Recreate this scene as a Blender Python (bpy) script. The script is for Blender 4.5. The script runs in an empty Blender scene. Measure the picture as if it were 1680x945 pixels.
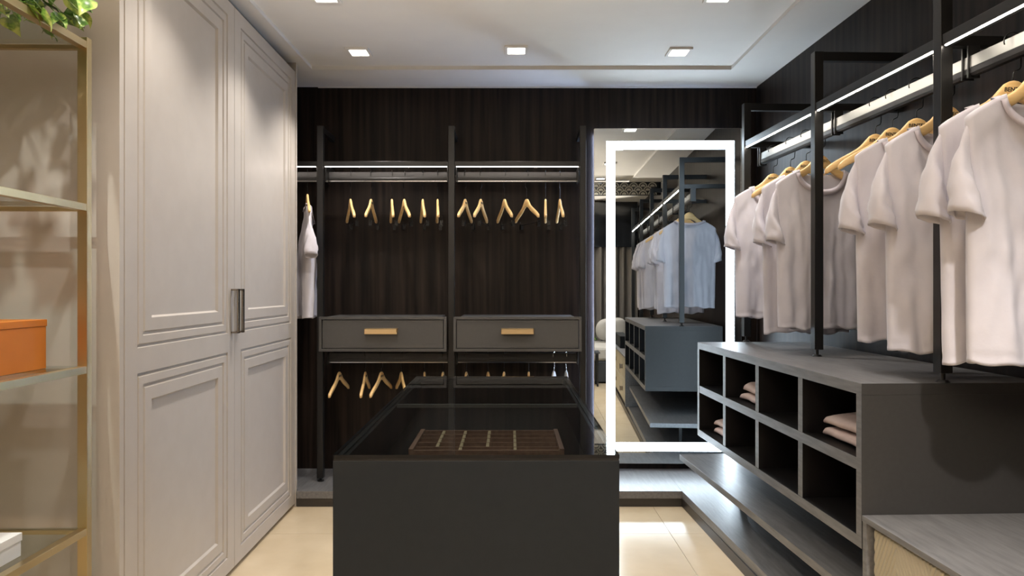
import bpy, bmesh, math, random
from mathutils import Vector, Matrix, noise
PI = math.pi
sc = bpy.context.scene
COL = sc.collection
# ------------------------------------------------------------------ camera, world, lights, exposure
cam_d = bpy.data.cameras.new('camera'); cam = bpy.data.objects.new('camera', cam_d); COL.objects.link(cam)
cam.location = (0, 0, 1.3); cam.rotation_euler = (PI/2, 0, 0)
cam_d.sensor_width = 36; cam_d.lens = 24.0; cam_d.shift_y = 1.5/1680; cam_d.clip_start = .05
sc.camera = cam
w = bpy.data.worlds.new('world'); sc.world = w; w.use_nodes = True
w.node_tree.nodes['Background'].inputs[0].default_value = (1, .93, .85, 1)
w.node_tree.nodes['Background'].inputs[1].default_value = .02
sc.view_settings.view_transform = 'Standard'; sc.view_settings.look = 'None'
sc.view_settings.gamma = 1; sc.view_settings.use_curve_mapping = False
sc.view_settings.exposure = -0.25
sc.cycles.max_bounces = 8; sc.cycles.transparent_max_bounces = 12; sc.cycles.glossy_bounces = 5
sc.cycles.diffuse_bounces = 4; sc.cycles.caustics_reflective = False; sc.cycles.caustics_refractive = False
sc.cycles.sample_clamp_indirect = 3.0

CEIL = 2.654
WARM = (1, .86, .70); NEUT = (1, .94, .88); COOL = (.72, .86, 1)
def spot(x, y, power, size=100, blend=.6, color=NEUT, z=CEIL-.03, aim=None, rad=.035):
    d = bpy.data.lights.new('spot_light', 'SPOT'); d.energy = power; d.color = color
    d.spot_size = math.radians(size); d.spot_blend = blend; d.shadow_soft_size = rad
    o = bpy.data.objects.new('spot_light', d); COL.objects.link(o); o.location = (x, y, z)
    if aim: o.rotation_euler = (Vector(aim)-Vector((x, y, z))).to_track_quat('-Z', 'Y').to_euler()
    return o
DOWN = [(-.885, 3.95), (.025, 3.92), (.965, 3.95), (-.88, 3.2), (.975, 3.2), (.03, 2.45), (-.88, 2.4), (.97, 2.4),
        (-.88, 1.6), (.97, 1.6), (.03, .9), (-.88, .6), (.97, .6), (.03, -.5), (-1.40, 1.30)]
DPOW = [68, 25, 26, 50, 46, 14, 42, 11, 40, 18, 8, 20, 265, 40, 85]
for (x, y), p in zip(DOWN, DPOW): spot(x, y, p, 112, .75, rad=.012 if x < -.8 and 1 < y < 2 else .035)
# added fill spot for bed and curtain, then two added uplighters for the ceiling
spot(.95, -.9, 60, 100, .8)  # added without a fixture, brightens what the mirror shows
UPL_FILL = [(-.62, -.45, (-.60, .55, 4.6), 520), (.20, -.95, (.25, .05, 4.6), 420)]
for x, y, a, p in UPL_FILL: spot(x, y, p, 120, .12, WARM, 1.80, a, .05)

# ------------------------------------------------------------------ helpers
class MB:
    def __init__(s): s.v = []; s.f = []; s.m = []
    def add(s, vs, fs, m=0):
        n = len(s.v); s.v += [tuple(p) for p in vs]
        s.f += [tuple(n+i for i in f) for f in fs]; s.m += [m]*len(fs)
        return s
    def box(s, x0, x1, y0, y1, z0, z1, m=0):
        vs = [(x, y, z) for x in (x0, x1) for y in (y0, y1) for z in (z0, z1)]
        return s.add(vs, [(0, 1, 3, 2), (4, 6, 7, 5), (0, 4, 5, 1), (2, 3, 7, 6), (0, 2, 6, 4), (1, 5, 7, 3)], m)
    def boxm(s, x0, x1, y0, y1, z0, z1, ms):   # ms: material for faces -x,+x,-y,+y,-z,+z
        vs = [(x, y, z) for x in (x0, x1) for y in (y0, y1) for z in (z0, z1)]
        n = len(s.v); s.v += vs
        for f, m in zip([(0, 1, 3, 2), (4, 6, 7, 5), (0, 4, 5, 1), (2, 3, 7, 6), (0, 2, 6, 4), (1, 5, 7, 3)], ms):
            s.f.append(tuple(n+i for i in f)); s.m.append(m)
        return s
    def loft(s, rings, cap=True, m=0, closed=True):
        k = len(rings[0]); vs = [p for r in rings for p in r]; fs = []
        for i in range(len(rings)-1):
            for j in range(k if closed else k-1):
                a, b = i*k+j, i*k+(j+1) % k
                fs.append((a, b, b+k, a+k))
        if cap: fs += [tuple(range(k))[::-1], tuple((len(rings)-1)*k+j for j in range(k))]
        return s.add(vs, fs, m)
    def tube(s, pts, r, n=8, m=0, cap=True):
        pts = [Vector(p) for p in pts]; rings = []
        up = Vector((0, 0, 1)); prev = None
        for i, p in enumerate(pts):
            t = (pts[min(i+1, len(pts)-1)]-pts[max(i-1, 0)]).normalized()
            a = prev if prev is not None else (Vector((1, 0, 0)) if abs(t.dot(up)) > .9 else up)
            u = (a - t*a.dot(t)).normalized(); prev = u; v = t.cross(u)
            rr = r[i] if isinstance(r, (list, tuple)) else r
            rings.append([p+(u*math.cos(2*PI*j/n)+v*math.sin(2*PI*j/n))*rr for j in range(n)])
        return s.loft(rings, cap, m)
    def cyl(s, x, y, z0, z1, r, n=16, m=0, r1=None):
        r1 = r if r1 is None else r1
        return s.loft([[(x+a*math.cos(2*PI*j/n), y+a*math.sin(2*PI*j/n), z) for j in range(n)] for z, a in ((z0, r), (z1, r1))], True, m)
    def prism(s, poly, axis, a0, a1, m=0):   # poly 2d; axis 'x','y','z' extruded
        def P(p, a): return {'x': (a, p[0], p[1]), 'y': (p[0], a, p[1]), 'z': (p[0], p[1], a)}[axis]
        return s.loft([[P(p, a0) for p in poly], [P(p, a1) for p in poly]], True, m)
    def mesh(s, name, mats, smooth=False):
        me = bpy.data.meshes.new(name); me.from_pydata(s.v, [], s.f)
        for mt in (mats if isinstance(mats, (list, tuple)) else [mats]): me.materials.append(mt)
        me.polygons.foreach_set('material_index', s.m)
        bm = bmesh.new(); bm.from_mesh(me); bmesh.ops.recalc_face_normals(bm, faces=bm.faces); bm.to_mesh(me); bm.free()
        if smooth: me.polygons.foreach_set('use_smooth', [True]*len(me.polygons))
        me.update(); return me

def link(name, me, parent=None, bevel=0, loc=None, rot=None):
    o = bpy.data.objects.new(name, me); COL.objects.link(o)
    if parent: o.parent = parent
    if loc: o.location = loc
    if rot: o.rotation_euler = rot
    if bevel:
        b = o.modifiers.new('bevel', 'BEVEL'); b.width = bevel; b.segments = 2; b.limit_method = 'ANGLE'
    return o
def part(name, mb, mats, parent, bevel=0, smooth=False, label=None):
    o = link(name, mb.mesh(name, mats, smooth), parent, bevel)
    if label: o['label'] = label
    return o
def thing(name, label, cat, loc=(0, 0, 0), rotz=0, group=None):
    o = bpy.data.objects.new(name, None); COL.objects.link(o); o.empty_display_size = .05
    o.location = loc; o.rotation_euler = (0, 0, rotz); o['label'] = label; o['category'] = cat
    if group: o['group'] = group
    return o
def tag(o, label, cat, group=None):
    o['label'] = label; o['category'] = cat
    if group: o['group'] = group
    return o
def struct(name, mb, mats, bevel=0, loc=None, rot=None, label=None, cat=None):
    o = link(name, mb.mesh(name, mats), None, bevel, loc, rot); o['kind'] = 'structure'
    if label: o['label'] = label
    if cat: o['category'] = cat
    return o
def copy_tree(o, parent=None):
    c = o.copy(); COL.objects.link(c); c.parent = parent
    for ch in list(o.children): copy_tree(ch, c)
    return c
def R(phi, v, u): return (v*math.cos(phi)-u*math.sin(phi), v*math.sin(phi)+u*math.cos(phi))

# ------------------------------------------------------------------ materials
def mat(name, col, rough=.5, metal=0, spec=.5, bump=None, noise_amt=0, nscale=8, stretch=(1, 1, 1), col2=None, emit=None, estr=0, coat=0, sheen=0):
    m = bpy.data.materials.new(name); m.use_nodes = True; nt = m.node_tree; N = nt.nodes; L = nt.links
    b = N['Principled BSDF']; b.inputs['Base Color'].default_value = (*col, 1)
    b.inputs['Roughness'].default_value = rough; b.inputs['Metallic'].default_value = metal
    b.inputs['Specular IOR Level'].default_value = spec
    if coat: b.inputs['Coat Weight'].default_value = coat; b.inputs['Coat Roughness'].default_value = .1
    if sheen: b.inputs['Sheen Weight'].default_value = sheen
    if emit: b.inputs['Emission Color'].default_value = (*emit, 1); b.inputs['Emission Strength'].default_value = estr
    if col2 or bump:
        tc = N.new('ShaderNodeTexCoord'); mp = N.new('ShaderNodeMapping'); mp.inputs['Scale'].default_value = stretch
        L.new(tc.outputs['Object'], mp.inputs['Vector'])
        nz = N.new('ShaderNodeTexNoise'); nz.inputs['Scale'].default_value = nscale; nz.inputs['Detail'].default_value = 6
        L.new(mp.outputs[0], nz.inputs['Vector'])
        if col2:
            cr = N.new('ShaderNodeValToRGB'); cr.color_ramp.elements[0].position = .36; cr.color_ramp.elements[1].position = .66
            cr.color_ramp.elements[0].color = (*col, 1); cr.color_ramp.elements[1].color = (*col2, 1)
            L.new(nz.outputs['Fac'], cr.inputs[0]); L.new(cr.outputs[0], b.inputs['Base Color'])
        if bump:
            bp = N.new('ShaderNodeBump'); bp.inputs['Strength'].default_value = bump; bp.inputs['Distance'].default_value = .01
            L.new(nz.outputs['Fac'], bp.inputs['Height']); L.new(bp.outputs[0], b.inputs['Normal'])
    return m
M = {}
M['wood'] = mat('dark_wood_veneer', (.0030, .0019, .0016), .45, spec=.16, col2=(.021, .0140, .0108), nscale=3.2, stretch=(9, 9, .35), bump=.06)
M['grey'] = mat('grey_lacquer', (.062, .060, .058), .42, col2=(.066, .064, .062), nscale=60, stretch=(1, 1, 1), bump=.02)
M['endgrey'] = mat('dark_grey_lacquer', (.034, .033, .032), .45, spec=.4, col2=(.037, .036, .035), nscale=60, bump=.02)
M['greywood'] = mat('grey_stained_wood', (.120, .118, .120), .36, col2=(.170, .167, .168), nscale=7, stretch=(10, 1.2, 10), bump=.10)
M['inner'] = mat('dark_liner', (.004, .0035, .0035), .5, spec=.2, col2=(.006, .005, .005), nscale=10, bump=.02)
M['islandgrey'] = mat('charcoal_lacquer', (.0075, .0095, .0115), .6, spec=.18, col2=(.0085, .0105, .0125), nscale=40, bump=.02)
M['black'] = mat('black_metal', (.008, .0078, .0076), .36, .2)
M['rodgrey'] = mat('satin_grey_metal', (.30, .30, .285), .45, .8)
M['roddark'] = mat('dark_rod_metal', (.012, .012, .012), .4, .2)
M['door'] = mat('greige_lacquer', (.50, .455, .41), .40, col2=(.52, .475, .43), nscale=12, bump=.01)
M['wall'] = mat('greige_paint', (.40, .335, .285), .7, col2=(.42, .355, .30), nscale=9, bump=.02)
M['ceil'] = mat('white_paint', (.80, .79, .775), .8, col2=(.82, .81, .79), nscale=6, bump=.01)
M['brass'] = mat('brushed_brass', (.62, .50, .29), .34, 1, bump=.03, nscale=20, stretch=(1, 1, 12))
M['brasspull'] = mat('satin_brass_pull', (.95, .70, .38), .48, 1)
M['bronze'] = mat('bronze', (.33, .27, .21), .25, 1)
M['hanger'] = mat('pale_beech', (.78, .50, .20), .38, col2=(.86, .60, .28), nscale=5, stretch=(2, 20, 20), bump=.02)
M['hangerwhite'] = mat('white_gloss', (.85, .86, .86), .15)
M['wire'] = mat('dark_wire', (.03, .03, .03), .3, .9)
M['chrome'] = mat('chrome', (.8, .8, .8), .15, 1)
M['cloth'] = mat('lilac_white_jersey', (.69, .66, .715), .9, spec=.2, col2=(.74, .71, .76), nscale=11, bump=.35, sheen=.25)
M['rib'] = mat('ribbed_collar', (.60, .54, .58), .9, spec=.2, sheen=.2)
M['folded'] = mat('folded_jersey', (.62, .50, .47), .9, spec=.2, col2=(.68, .56, .53), nscale=18, bump=.2)
M['foldin'] = mat('dark_lining', (.05, .03, .06), .9)
M['ink'] = mat('black_ink', (.01, .01, .01), .6)
M['orange'] = mat('orange_board', (.50, .15, .010), .55, col2=(.54, .17, .015), nscale=10)
M['whitebox'] = mat('white_board', (.80, .80, .79), .5)
M['tile'] = mat('beige_polished_tile', (.62, .50, .335), .20, spec=.7, col2=(.70, .575, .40), nscale=3.5)
M['grout'] = mat('grout', (.36, .29, .20), .8)
M['plinth'] = mat('dark_plinth', (.030, .026, .023), .4)
M['organizer'] = mat('brown_wood', (.20, .105, .07), .45, col2=(.28, .16, .105), nscale=8, stretch=(8, 1, 8))
M['organizerp'] = mat('pale_wood', (.45, .34, .2), .5)
M['felt'] = mat('dark_felt', (.010, .007, .006), .9, spec=.2)
M['cream'] = mat('cream_leather', (.47, .42, .31), .45, bump=.05, nscale=60)
M['stem'] = mat('stem_green', (.13, .20, .05), .5)
M['pot'] = mat('clay_pot', (.35, .30, .26), .7)
M['curtain'] = mat('taupe_curtain', (.17, .155, .14), .85)
M['bedding'] = mat('bedding', (.52, .50, .46), .9, bump=.2, nscale=12)
M['bedbase'] = mat('bed_fabric', (.05, .055, .065), .9)
M['shade'] = mat('lamp_shade', (.6, .52, .4), .8, emit=(1, .8, .55), estr=.25)
M['scalp'] = mat('cream_motif', (.55, .5, .40), .7)
M['darkpanel'] = mat('dark_glass_panel', (.012, .014, .017), .08)
def emis(name, col, s):
    m = bpy.data.materials.new(name); m.use_nodes = True; nt = m.node_tree; nt.nodes.clear()
    e = nt.nodes.new('ShaderNodeEmission'); e.inputs[0].default_value = (*col, 1); e.inputs[1].default_value = s
    o = nt.nodes.new('ShaderNodeOutputMaterial'); nt.links.new(e.outputs[0], o.inputs[0]); return m
M['led'] = emis('led_strip', (1, .90, .78), 68)
M['ledback'] = emis('led_strip_dim', (1, .86, .76), 55)
M['lamp'] = emis('lamp_diffuser', (1, .94, .86), 14)
M['mirrorled'] = emis('mirror_light_band', (.74, .88, 1), 27)
M['halo'] = emis('mirror_back_light', (.50, .66, 1), 220)
M['halodim'] = emis('mirror_back_light_dim', (.5, .68, 1), 30)
def mirror_mat():
    m = bpy.data.materials.new('mirror'); m.use_nodes = True; b = m.node_tree.nodes['Principled BSDF']
    b.inputs['Base Color'].default_value = (.74, .79, .82, 1); b.inputs['Metallic'].default_value = 1; b.inputs['Roughness'].default_value = 0.005
    return m
M['mirror'] = mirror_mat()
def glass_mat(name, tint, ior=1.5):
    m = bpy.data.materials.new(name); m.use_nodes = True; nt = m.node_tree; N = nt.nodes; L = nt.links; N.clear()
    fr = N.new('ShaderNodeFresnel'); fr.inputs[0].default_value = ior
    t = N.new('ShaderNodeBsdfTransparent'); t.inputs[0].default_value = (*tint, 1)
    g = N.new('ShaderNodeBsdfGlossy'); g.inputs['Roughness'].default_value = .01
    mx = N.new('ShaderNodeMixShader'); o = N.new('ShaderNodeOutputMaterial')
    ge = N.new('ShaderNodeNewGeometry'); iv = N.new('ShaderNodeMath'); iv.operation = 'SUBTRACT'; iv.inputs[0].default_value = 1
    mu = N.new('ShaderNodeMath'); mu.operation = 'MULTIPLY'; L.new(ge.outputs['Backfacing'], iv.inputs[1])
    L.new(fr.outputs[0], mu.inputs[0]); L.new(iv.outputs[0], mu.inputs[1]); L.new(mu.outputs[0], mx.inputs[0]); L.new(t.outputs[0], mx.inputs[1]); L.new(g.outputs[0], mx.inputs[2]); L.new(mx.outputs[0], o.inputs[0])
    return m
M['glass'] = glass_mat('glass', (.90, .94, .93))
M['glasstop'] = glass_mat('smoked_glass_top', (.72, .75, .75), 1.9)
def leaf_mat():
    m = bpy.data.materials.new('variegated_leaf'); m.use_nodes = True; nt = m.node_tree; N = nt.nodes; L = nt.links
    b = N['Principled BSDF']; b.inputs['Roughness'].default_value = .35
    tc = N.new('ShaderNodeTexCoord'); nz = N.new('ShaderNodeTexNoise'); nz.inputs['Scale'].default_value = 38; nz.inputs['Detail'].default_value = 3
    L.new(tc.outputs['Object'], nz.inputs['Vector'])
    oi = N.new('ShaderNodeObjectInfo'); ad = N.new('ShaderNodeMath'); ad.operation = 'MULTIPLY_ADD'
    L.new(oi.outputs['Random'], ad.inputs[0]); ad.inputs[1].default_value = .22; L.new(nz.outputs['Fac'], ad.inputs[2])
    cr = N.new('ShaderNodeValToRGB'); e = cr.color_ramp.elements
    e[0].position = .5; e[0].color = (.035, .10, .012, 1); e[1].position = .76; e[1].color = (.50, .58, .16, 1)
    n = e.new(.62); n.color = (.14, .27, .04, 1)
    L.new(ad.outputs[0], cr.inputs[0]); L.new(cr.outputs[0], b.inputs['Base Color']); return m
M['leaf'] = leaf_mat()

# ------------------------------------------------------------------ setting
# floor: grout bed with single tiles
fl = struct('floor', MB().box(-3.2, 2.2, -2.1, 4.75, -.06, -.006), M['grout'])
tile_me = MB().box(0, 1.198, 0, .598, -.005, 0).mesh('tile', M['tile'])
for i in range(-4, 3):
    for j in range(-9, 7):
        x0 = .842-1.2+(i-1)*1.2+1.2; y0 = 3.625-.6+(j-5)*.6+.6*0
        if x0 < -3.3 or x0+1.2 > 3.3 or y0 < -2.2 or y0 > 4.6: continue
        if y0 > 3.9: continue
        link('tile', tile_me, fl, .0007, (x0+.001, y0+.001, 0))
# back wall, right wall, left return wall, far left and rear walls
struct('wall_back', MB().box(-2.2, 2.0, 4.581, 4.72, -.05, CEIL+.1), M['wood'])
RW = .03
wr = struct('wall_right', MB().box(1.777, 1.9, -2.2, 4.9, -.05, CEIL+.1), M['wood'], 0, None, (0, 0, RW))
struct('wall_left', MB().box(-3.1, -1.262, 2.196, 2.30, 0, CEIL+.1), M['wall'])
struct('wall_side', MB().box(-3.2, -3.1, -2.1, 2.30, -.05, CEIL+.1), M['wall'])
struct('wall_rear', MB().box(-3.2, 2.1, -2.2, -2.1, -.05, CEIL+.1), M['wall'])
# ceiling: lower border with a slightly raised centre field
cb = MB(); TR = .022
cb.box(-3.2, 2.2, 4.216, 4.75, CEIL, CEIL+.12)
cb.box(-3.2, -1.235, -2.1, 4.216, CEIL, CEIL+.12)
cb.box(1.353, 2.2, -2.1, 4.10, CEIL, CEIL+.12)
cb.add([(1.353, 4.216, CEIL), (1.353, 4.10, CEIL), (2.2, 4.10, CEIL), (2.2, 4.216, CEIL), (1.353, 4.216, CEIL+.12), (1.353, 4.10, CEIL+.12), (2.2, 4.10, CEIL+.12), (2.2, 4.216, CEIL+.12)],
       [(0, 1, 2, 3), (4, 7, 6, 5), (0, 4, 5, 1), (1, 5, 6, 2), (2, 6, 7, 3), (3, 7, 4, 0)])
cb.box(-1.235, 1.353, -2.1, 4.216, CEIL+TR, CEIL+.12)
struct('ceiling', cb, M['ceil'])
# thin white trim strip where ceiling meets the back wall
struct('trim_1', MB().box(-1.3, 1.64, 4.572, 4.581, CEIL-.006, CEIL), M['ceil'])

# downlights
def downlight(x, y, label):
    t = thing('downlight', label, 'ceiling light', (x, y, CEIL+TR), 0, 'square recessed downlights')
    a, b = .066, .050; f = MB()
    for (x0, x1, y0, y1) in ((-a, a, -a, -b), (-a, a, b, a), (-a, -b, -b, b), (b, a, -b, b)): f.box(x0, x1, y0, y1, -.012, 0)
    part('frame', f, M['ceil'], t, .001)
    part('diffuser', MB().box(-b, b, -b, b, -.005, 0), M['lamp'], t)
names = ['rear left downlight of the ceiling near the wardrobe end', 'rear middle downlight of the ceiling above the drawers', 'rear right downlight of the ceiling in front of the mirror',
         'left downlight at the top edge of the picture beside the wardrobe', 'right downlight at the top edge of the picture beside the rack']
for i, (x, y) in enumerate(DOWN):
    if i < 5: downlight(x, y, names[i])
    else:
        side = 'left' if x < -.5 else 'right' if x > .5 else 'middle'
        row = {2.45: 'third', 2.4: 'third', 1.6: 'fourth', .9: 'fifth', .6: 'sixth', -.5: 'seventh', 1.30: 'shelf'}[y]
        downlight(x, y, '%s downlight of the %s row from the back wall' % (side, row) if y != 1.30 else 'downlight in the ceiling above the brass shelf')

# ------------------------------------------------------------------ wardrobe (left)
WP = .0195
Wx = -1.277+WP*3.124
wt = thing('wardrobe', 'tall greige wardrobe with two routed panel doors on the left', 'wardrobe', (Wx, 0, 0), WP)
c = MB(); c.box(-.6, -.024, 2.215, 4.075, .02, 2.585)
part('carcass', c, M['door'], wt)
part('kickboard', MB().box(-.5, -.035, 2.22, 4.07, .0, .02), M['plinth'], wt)
part('top_gap_shade', MB().box(-.5, -.05, 2.22, 4.07, 2.585, CEIL-.001), M['plinth'], wt)  # dark filler put in for the shade in the gap above the doors
part('end_panel', MB().box(-.6, .006, 4.079, 4.100, 0, CEIL-.001), M['door'], wt, .001)
part('side_panel', MB().box(-.6, .0, 2.19, 2.215, 0, CEIL-.001), M['door'], wt, .001)
PROF = [(0, 0), (.003, -.007), (.010, -.007), (.014, -.001), (.040, -.001), (.044, -.008), (.052, -.008), (.056, -.002), (.100, -.002), (.107, -.012)]
def door_mesh(y0, y1, z0, z1):
    m = MB(); s = .075; zs = [(1.100, z1-.065), (z0+.068, 1.015)]
    ya, yb = y0+s, y1-s
    def q(a0, a1, b0, b1): m.add([(0, a0, b0), (0, a1, b0), (0, a1, b1), (0, a0, b1)], [(0, 1, 2, 3)])
    q(y0, ya, z0, z1); q(yb, y1, z0, z1); q(ya, yb, z0, zs[1][0]); q(ya, yb, zs[1][1], zs[0][0]); q(ya, yb, zs[0][1], z1)
    for (a, b) in zs:
        rings = [[(dp, ya+d, a+d), (dp, yb-d, a+d), (dp, yb-d, b-d), (dp, ya+d, b-d)] for d, dp in PROF]
        m.loft(rings, False); m.add(rings[-1], [(0, 1, 2, 3)])
    t = -.022
    P = [(0, y0, z0), (0, y1, z0), (0, y1, z1), (0, y0, z1), (t, y0, z0), (t, y1, z0), (t, y1, z1), (t, y0, z1)]
    m.add(P, [(0, 4, 5, 1), (1, 5, 6, 2), (2, 6, 7, 3), (3, 7, 4, 0), (4, 7, 6, 5)])
    return m
for k, (a, b) in enumerate(((2.222, 3.141), (3.145, 4.076))):
    me = door_mesh(a, b, .022, 2.597)
    d = link('door', me.mesh('door', M['door']), wt)
    yc = b-.030 if k == 0 else a+.022
    h = MB(); h.box(.026, .034, yc-.011, yc+.011, 1.098, 1.300); h.box(0, .034, yc-.011, yc+.011, 1.292, 1.300); h.box(0, .034, yc-.011, yc+.011, 1.098, 1.106)
    hd = part('handle', h, M['bronze'], d, .001); hd['label'] = 'bronze bar handle'

# ------------------------------------------------------------------ platform
HP = .095
pt = thing('platform', 'low dark grey platform running along the back and right walls', 'platform', (0, 4.3, 0))
pt2 = MB().box(-1.284, 1.0135, 4.065-4.3, 4.579-4.3, .051, HP)
part('back_deck', pt2, M['greywood'], pt, .0015)
part('back_deck', MB().box(-2.0, -1.2845, 4.104-4.3, 4.579-4.3, .051, HP), M['greywood'], pt)
part('back_plinth', MB().box(-1.284, 1.02, 4.075-4.3, 4.57-4.3, 0, .051), M['plinth'], pt)
def quadprism(pts, z0, z1):
    return MB().prism(pts, 'z', z0, z1)
# right run: front edge from (1.0135,4.065) to towards camera, slope .049
def xr(y): return 1.0135+(4.065-y)*.049
part('side_deck', quadprism([(1.0135, 4.579-4.3), (1.0135, 4.065-4.3), (xr(.2), .2-4.3), (1.76, .2-4.3), (1.638, 4.579-4.3)], .051, HP), M['greywood'], pt, .0015)
def xp(y): return 1.0106+(4.073-y)*.041+.004
part('side_plinth', quadprism([(1.03, 4.56-4.3), (xp(4.075), 4.075-4.3), (xp(.2), .2-4.3), (1.755, .2-4.3), (1.63, 4.56-4.3)], 0, .051), M['plinth'], pt)

# ------------------------------------------------------------------ back rack
Ypost, Yrod = 4.284, 4.372
def rod_profile(c, z0):   # 2d (perp, z) outline: flat upper face and rounded lower body, height .062
    up = [(c-.012, z0+.062), (c-.014, z0+.026)]
    lo = [(c-.016, z0+.022), (c-.015, z0+.008), (c-.009, z0), (c+.009, z0), (c+.015, z0+.008), (c+.014, z0+.062)]
    return up+lo
def two_slot_rod(mb, axis, prof, a0, a1):
    n = len(mb.f); mb.prism(prof, axis, a0, a1, 1)
    mb.m[n] = 0; mb.m[n+len(prof)-1] = 0
    return mb
br = thing('clothes_rack', 'black metal clothes rack with three posts along the dark back wall', 'clothes rack', (0, Ypost, HP))
def LZ(z): return z-HP
posts = [-1.200, -.3786, .4437]
pw = .019
for x in posts:
    m = MB(); m.box(x-pw, x+pw, -pw, pw, .022, LZ(2.32))
    p = part('post', m, M['black'], br, .0015)
    part('foot', MB().cyl(x, 0, .006, .022, .009, 12).cyl(x, 0, 0, .006, .020, 16), M['black'], p)
    part('top_arm', MB().box(x-.012, x+.012, pw, 4.580-Ypost, LZ(2.285), LZ(2.32)), M['black'], br, .001)
    part('lower_arm', MB().box(x-.012, x+.012, pw, 4.580-Ypost, LZ(2.062), LZ(2.095)), M['black'], br, .001)
bays = [(-2.0, posts[0]), (posts[0], posts[1]), (posts[1], posts[2])]
for k, (a, b) in enumerate(bays):
    a2, b2 = a+pw, b-pw
    part('rail', MB().box(a2, b2, -.014, .014, LZ(2.066), LZ(2.098)), M['black'], br, .001)
    part('led_strip', MB().box(a2+.01, b2-.01, -.012, -.007, LZ(2.0635), LZ(2.066)), M['ledback'], br)
    part('rod', two_slot_rod(MB(), 'x', rod_profile(Yrod-Ypost, LZ(1.984)), a2+.012, b2-.012), [M['roddark'], M['roddark']], br, 0)
    for zz in ((1.984, .828) if k else (1.984,)):
        part('highlight_strip', MB().box(a2+.012, b2-.012, Yrod-Ypost-.0175, Yrod-Ypost-.0145, LZ(zz+.001), LZ(zz+.006)), M['chrome'], br)  # strips standing in for the bright glint along the rods' lower edges
    for x in (a2+.005, b2-.011):
        part('bracket', MB().box(x, x+.006, .012, Yrod-Ypost+.02, LZ(1.975), LZ(2.066)), M['black'], br, .001)
    if k:
        part('rod', two_slot_rod(MB(), 'x', rod_profile(Yrod-Ypost, LZ(.828)), a2+.012, b2-.012), [M['roddark'], M['roddark']], br, 0)
        for x in (a2+.005, b2-.011):
            part('bracket', MB().box(x, x+.006, .05, Yrod-Ypost+.02, LZ(.82), LZ(.911)), M['black'], br, .001)

# drawer cabinets between the posts
def drawer_cab(x0, x1, label, pull):
    Y0 = 4.235; cx = (x0+x1)/2
    t = thing('drawer_cabinet', label, 'cabinet', (cx, Y0, .911), 0, 'wall drawer cabinets')
    a, b = x0-cx, x1-cx; H = .216; th = .017
    f = MB()
    f.box(a, b, 0, .024, H-th, H); f.box(a, b, 0, .024, 0, th); f.box(a, a+th, 0, .024, th, H-th); f.box(b-th, b, 0, .024, th, H-th)
    part('face_frame', f, M['grey'], t, .001)
    body = MB().box(a+.042, b-.042, .024, 4.579-Y0, 0, H)
    part('body', body, M['grey'], t, .001)
    d = part('drawer_front', MB().box(a+th+.004, b-th-.004, .005, .0235, th+.004, H-th-.004), M['grey'], t, .001)
    hx = pull-cx; w2 = .101; z = .127
    h = MB(); h.box(hx-w2, hx+w2, -.030, -.026, z-.017, z+.017); h.box(hx-w2, hx+w2, -.030, .005, z+.013, z+.017)
    h.box(hx-w2, hx-w2+.004, -.03, .005, z-.006, z+.017); h.box(hx+w2-.004, hx+w2, -.03, .005, z-.006, z+.017)
    g = part('handle', h, M['brasspull'], d, .0008); g['label'] = 'satin brass pull'
drawer_cab(-1.199, -.406, 'grey single drawer cabinet with brass pull on the left of the back rack', -.810)
drawer_cab(-.364, .4326, 'grey single drawer cabinet with brass pull nearer the lit mirror', .034)

# ------------------------------------------------------------------ mirror
MA = .0165
mt = thing('wall_mirror', 'tall frameless mirror with a glowing rectangular light band', 'mirror', (1.035, 4.541, .142), -MA)
mw = (1.520-.549)/2; mh = 2.364-.142
part('mirror_glass', MB().box(-mw, mw, 0, .006, 0, mh), M['mirror'], mt)
def zf(y): return 1.3-(y-474)*4.541/1120-.142
def xf(x): return (x-840)*4.541/1120-1.035
xo0, xo1, xi0, xi1 = xf(995.3), xf(1204), xf(1009), xf(1190.5)
zo1, zi1, zi0, zo0 = zf(231.3), zf(245), zf(726), zf(740.4)
bn = MB(); e0, e1 = -.0012, -.0002
bn.box(xo0, xo1, e0, e1, zi1, zo1); bn.box(xo0, xo1, e0, e1, zo0, zi0); bn.box(xo0, xi0, e0, e1, zi0, zi1); bn.box(xi1, xo1, e0, e1, zi0, zi1)
part('light_band', bn, M['mirrorled'], mt)
edge = MB(); ew = .004
edge.box(-mw-ew, -mw, -.002, .008, 0, mh); edge.box(mw, mw+ew, -.002, .008, 0, mh); edge.box(-mw, mw, -.002, .008, mh, mh+ew); edge.box(-mw, mw, -.002, .008, -ew, 0)
part('edge_trim', edge, M['chrome'], mt)
part('backing', MB().box(-mw+.06, mw-.03, .007, .026, .06, mh-.06), M['black'], mt)
hl = MB(); hl.box(-mw+.006, -mw+.014, .022, .031, .03, mh-.03)
part('back_light', hl, M['halo'], mt)
part('back_light', MB().box(-mw+.06, mw-.06, .008, .018, mh-.058, mh-.045), M['halodim'], mt)

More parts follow.
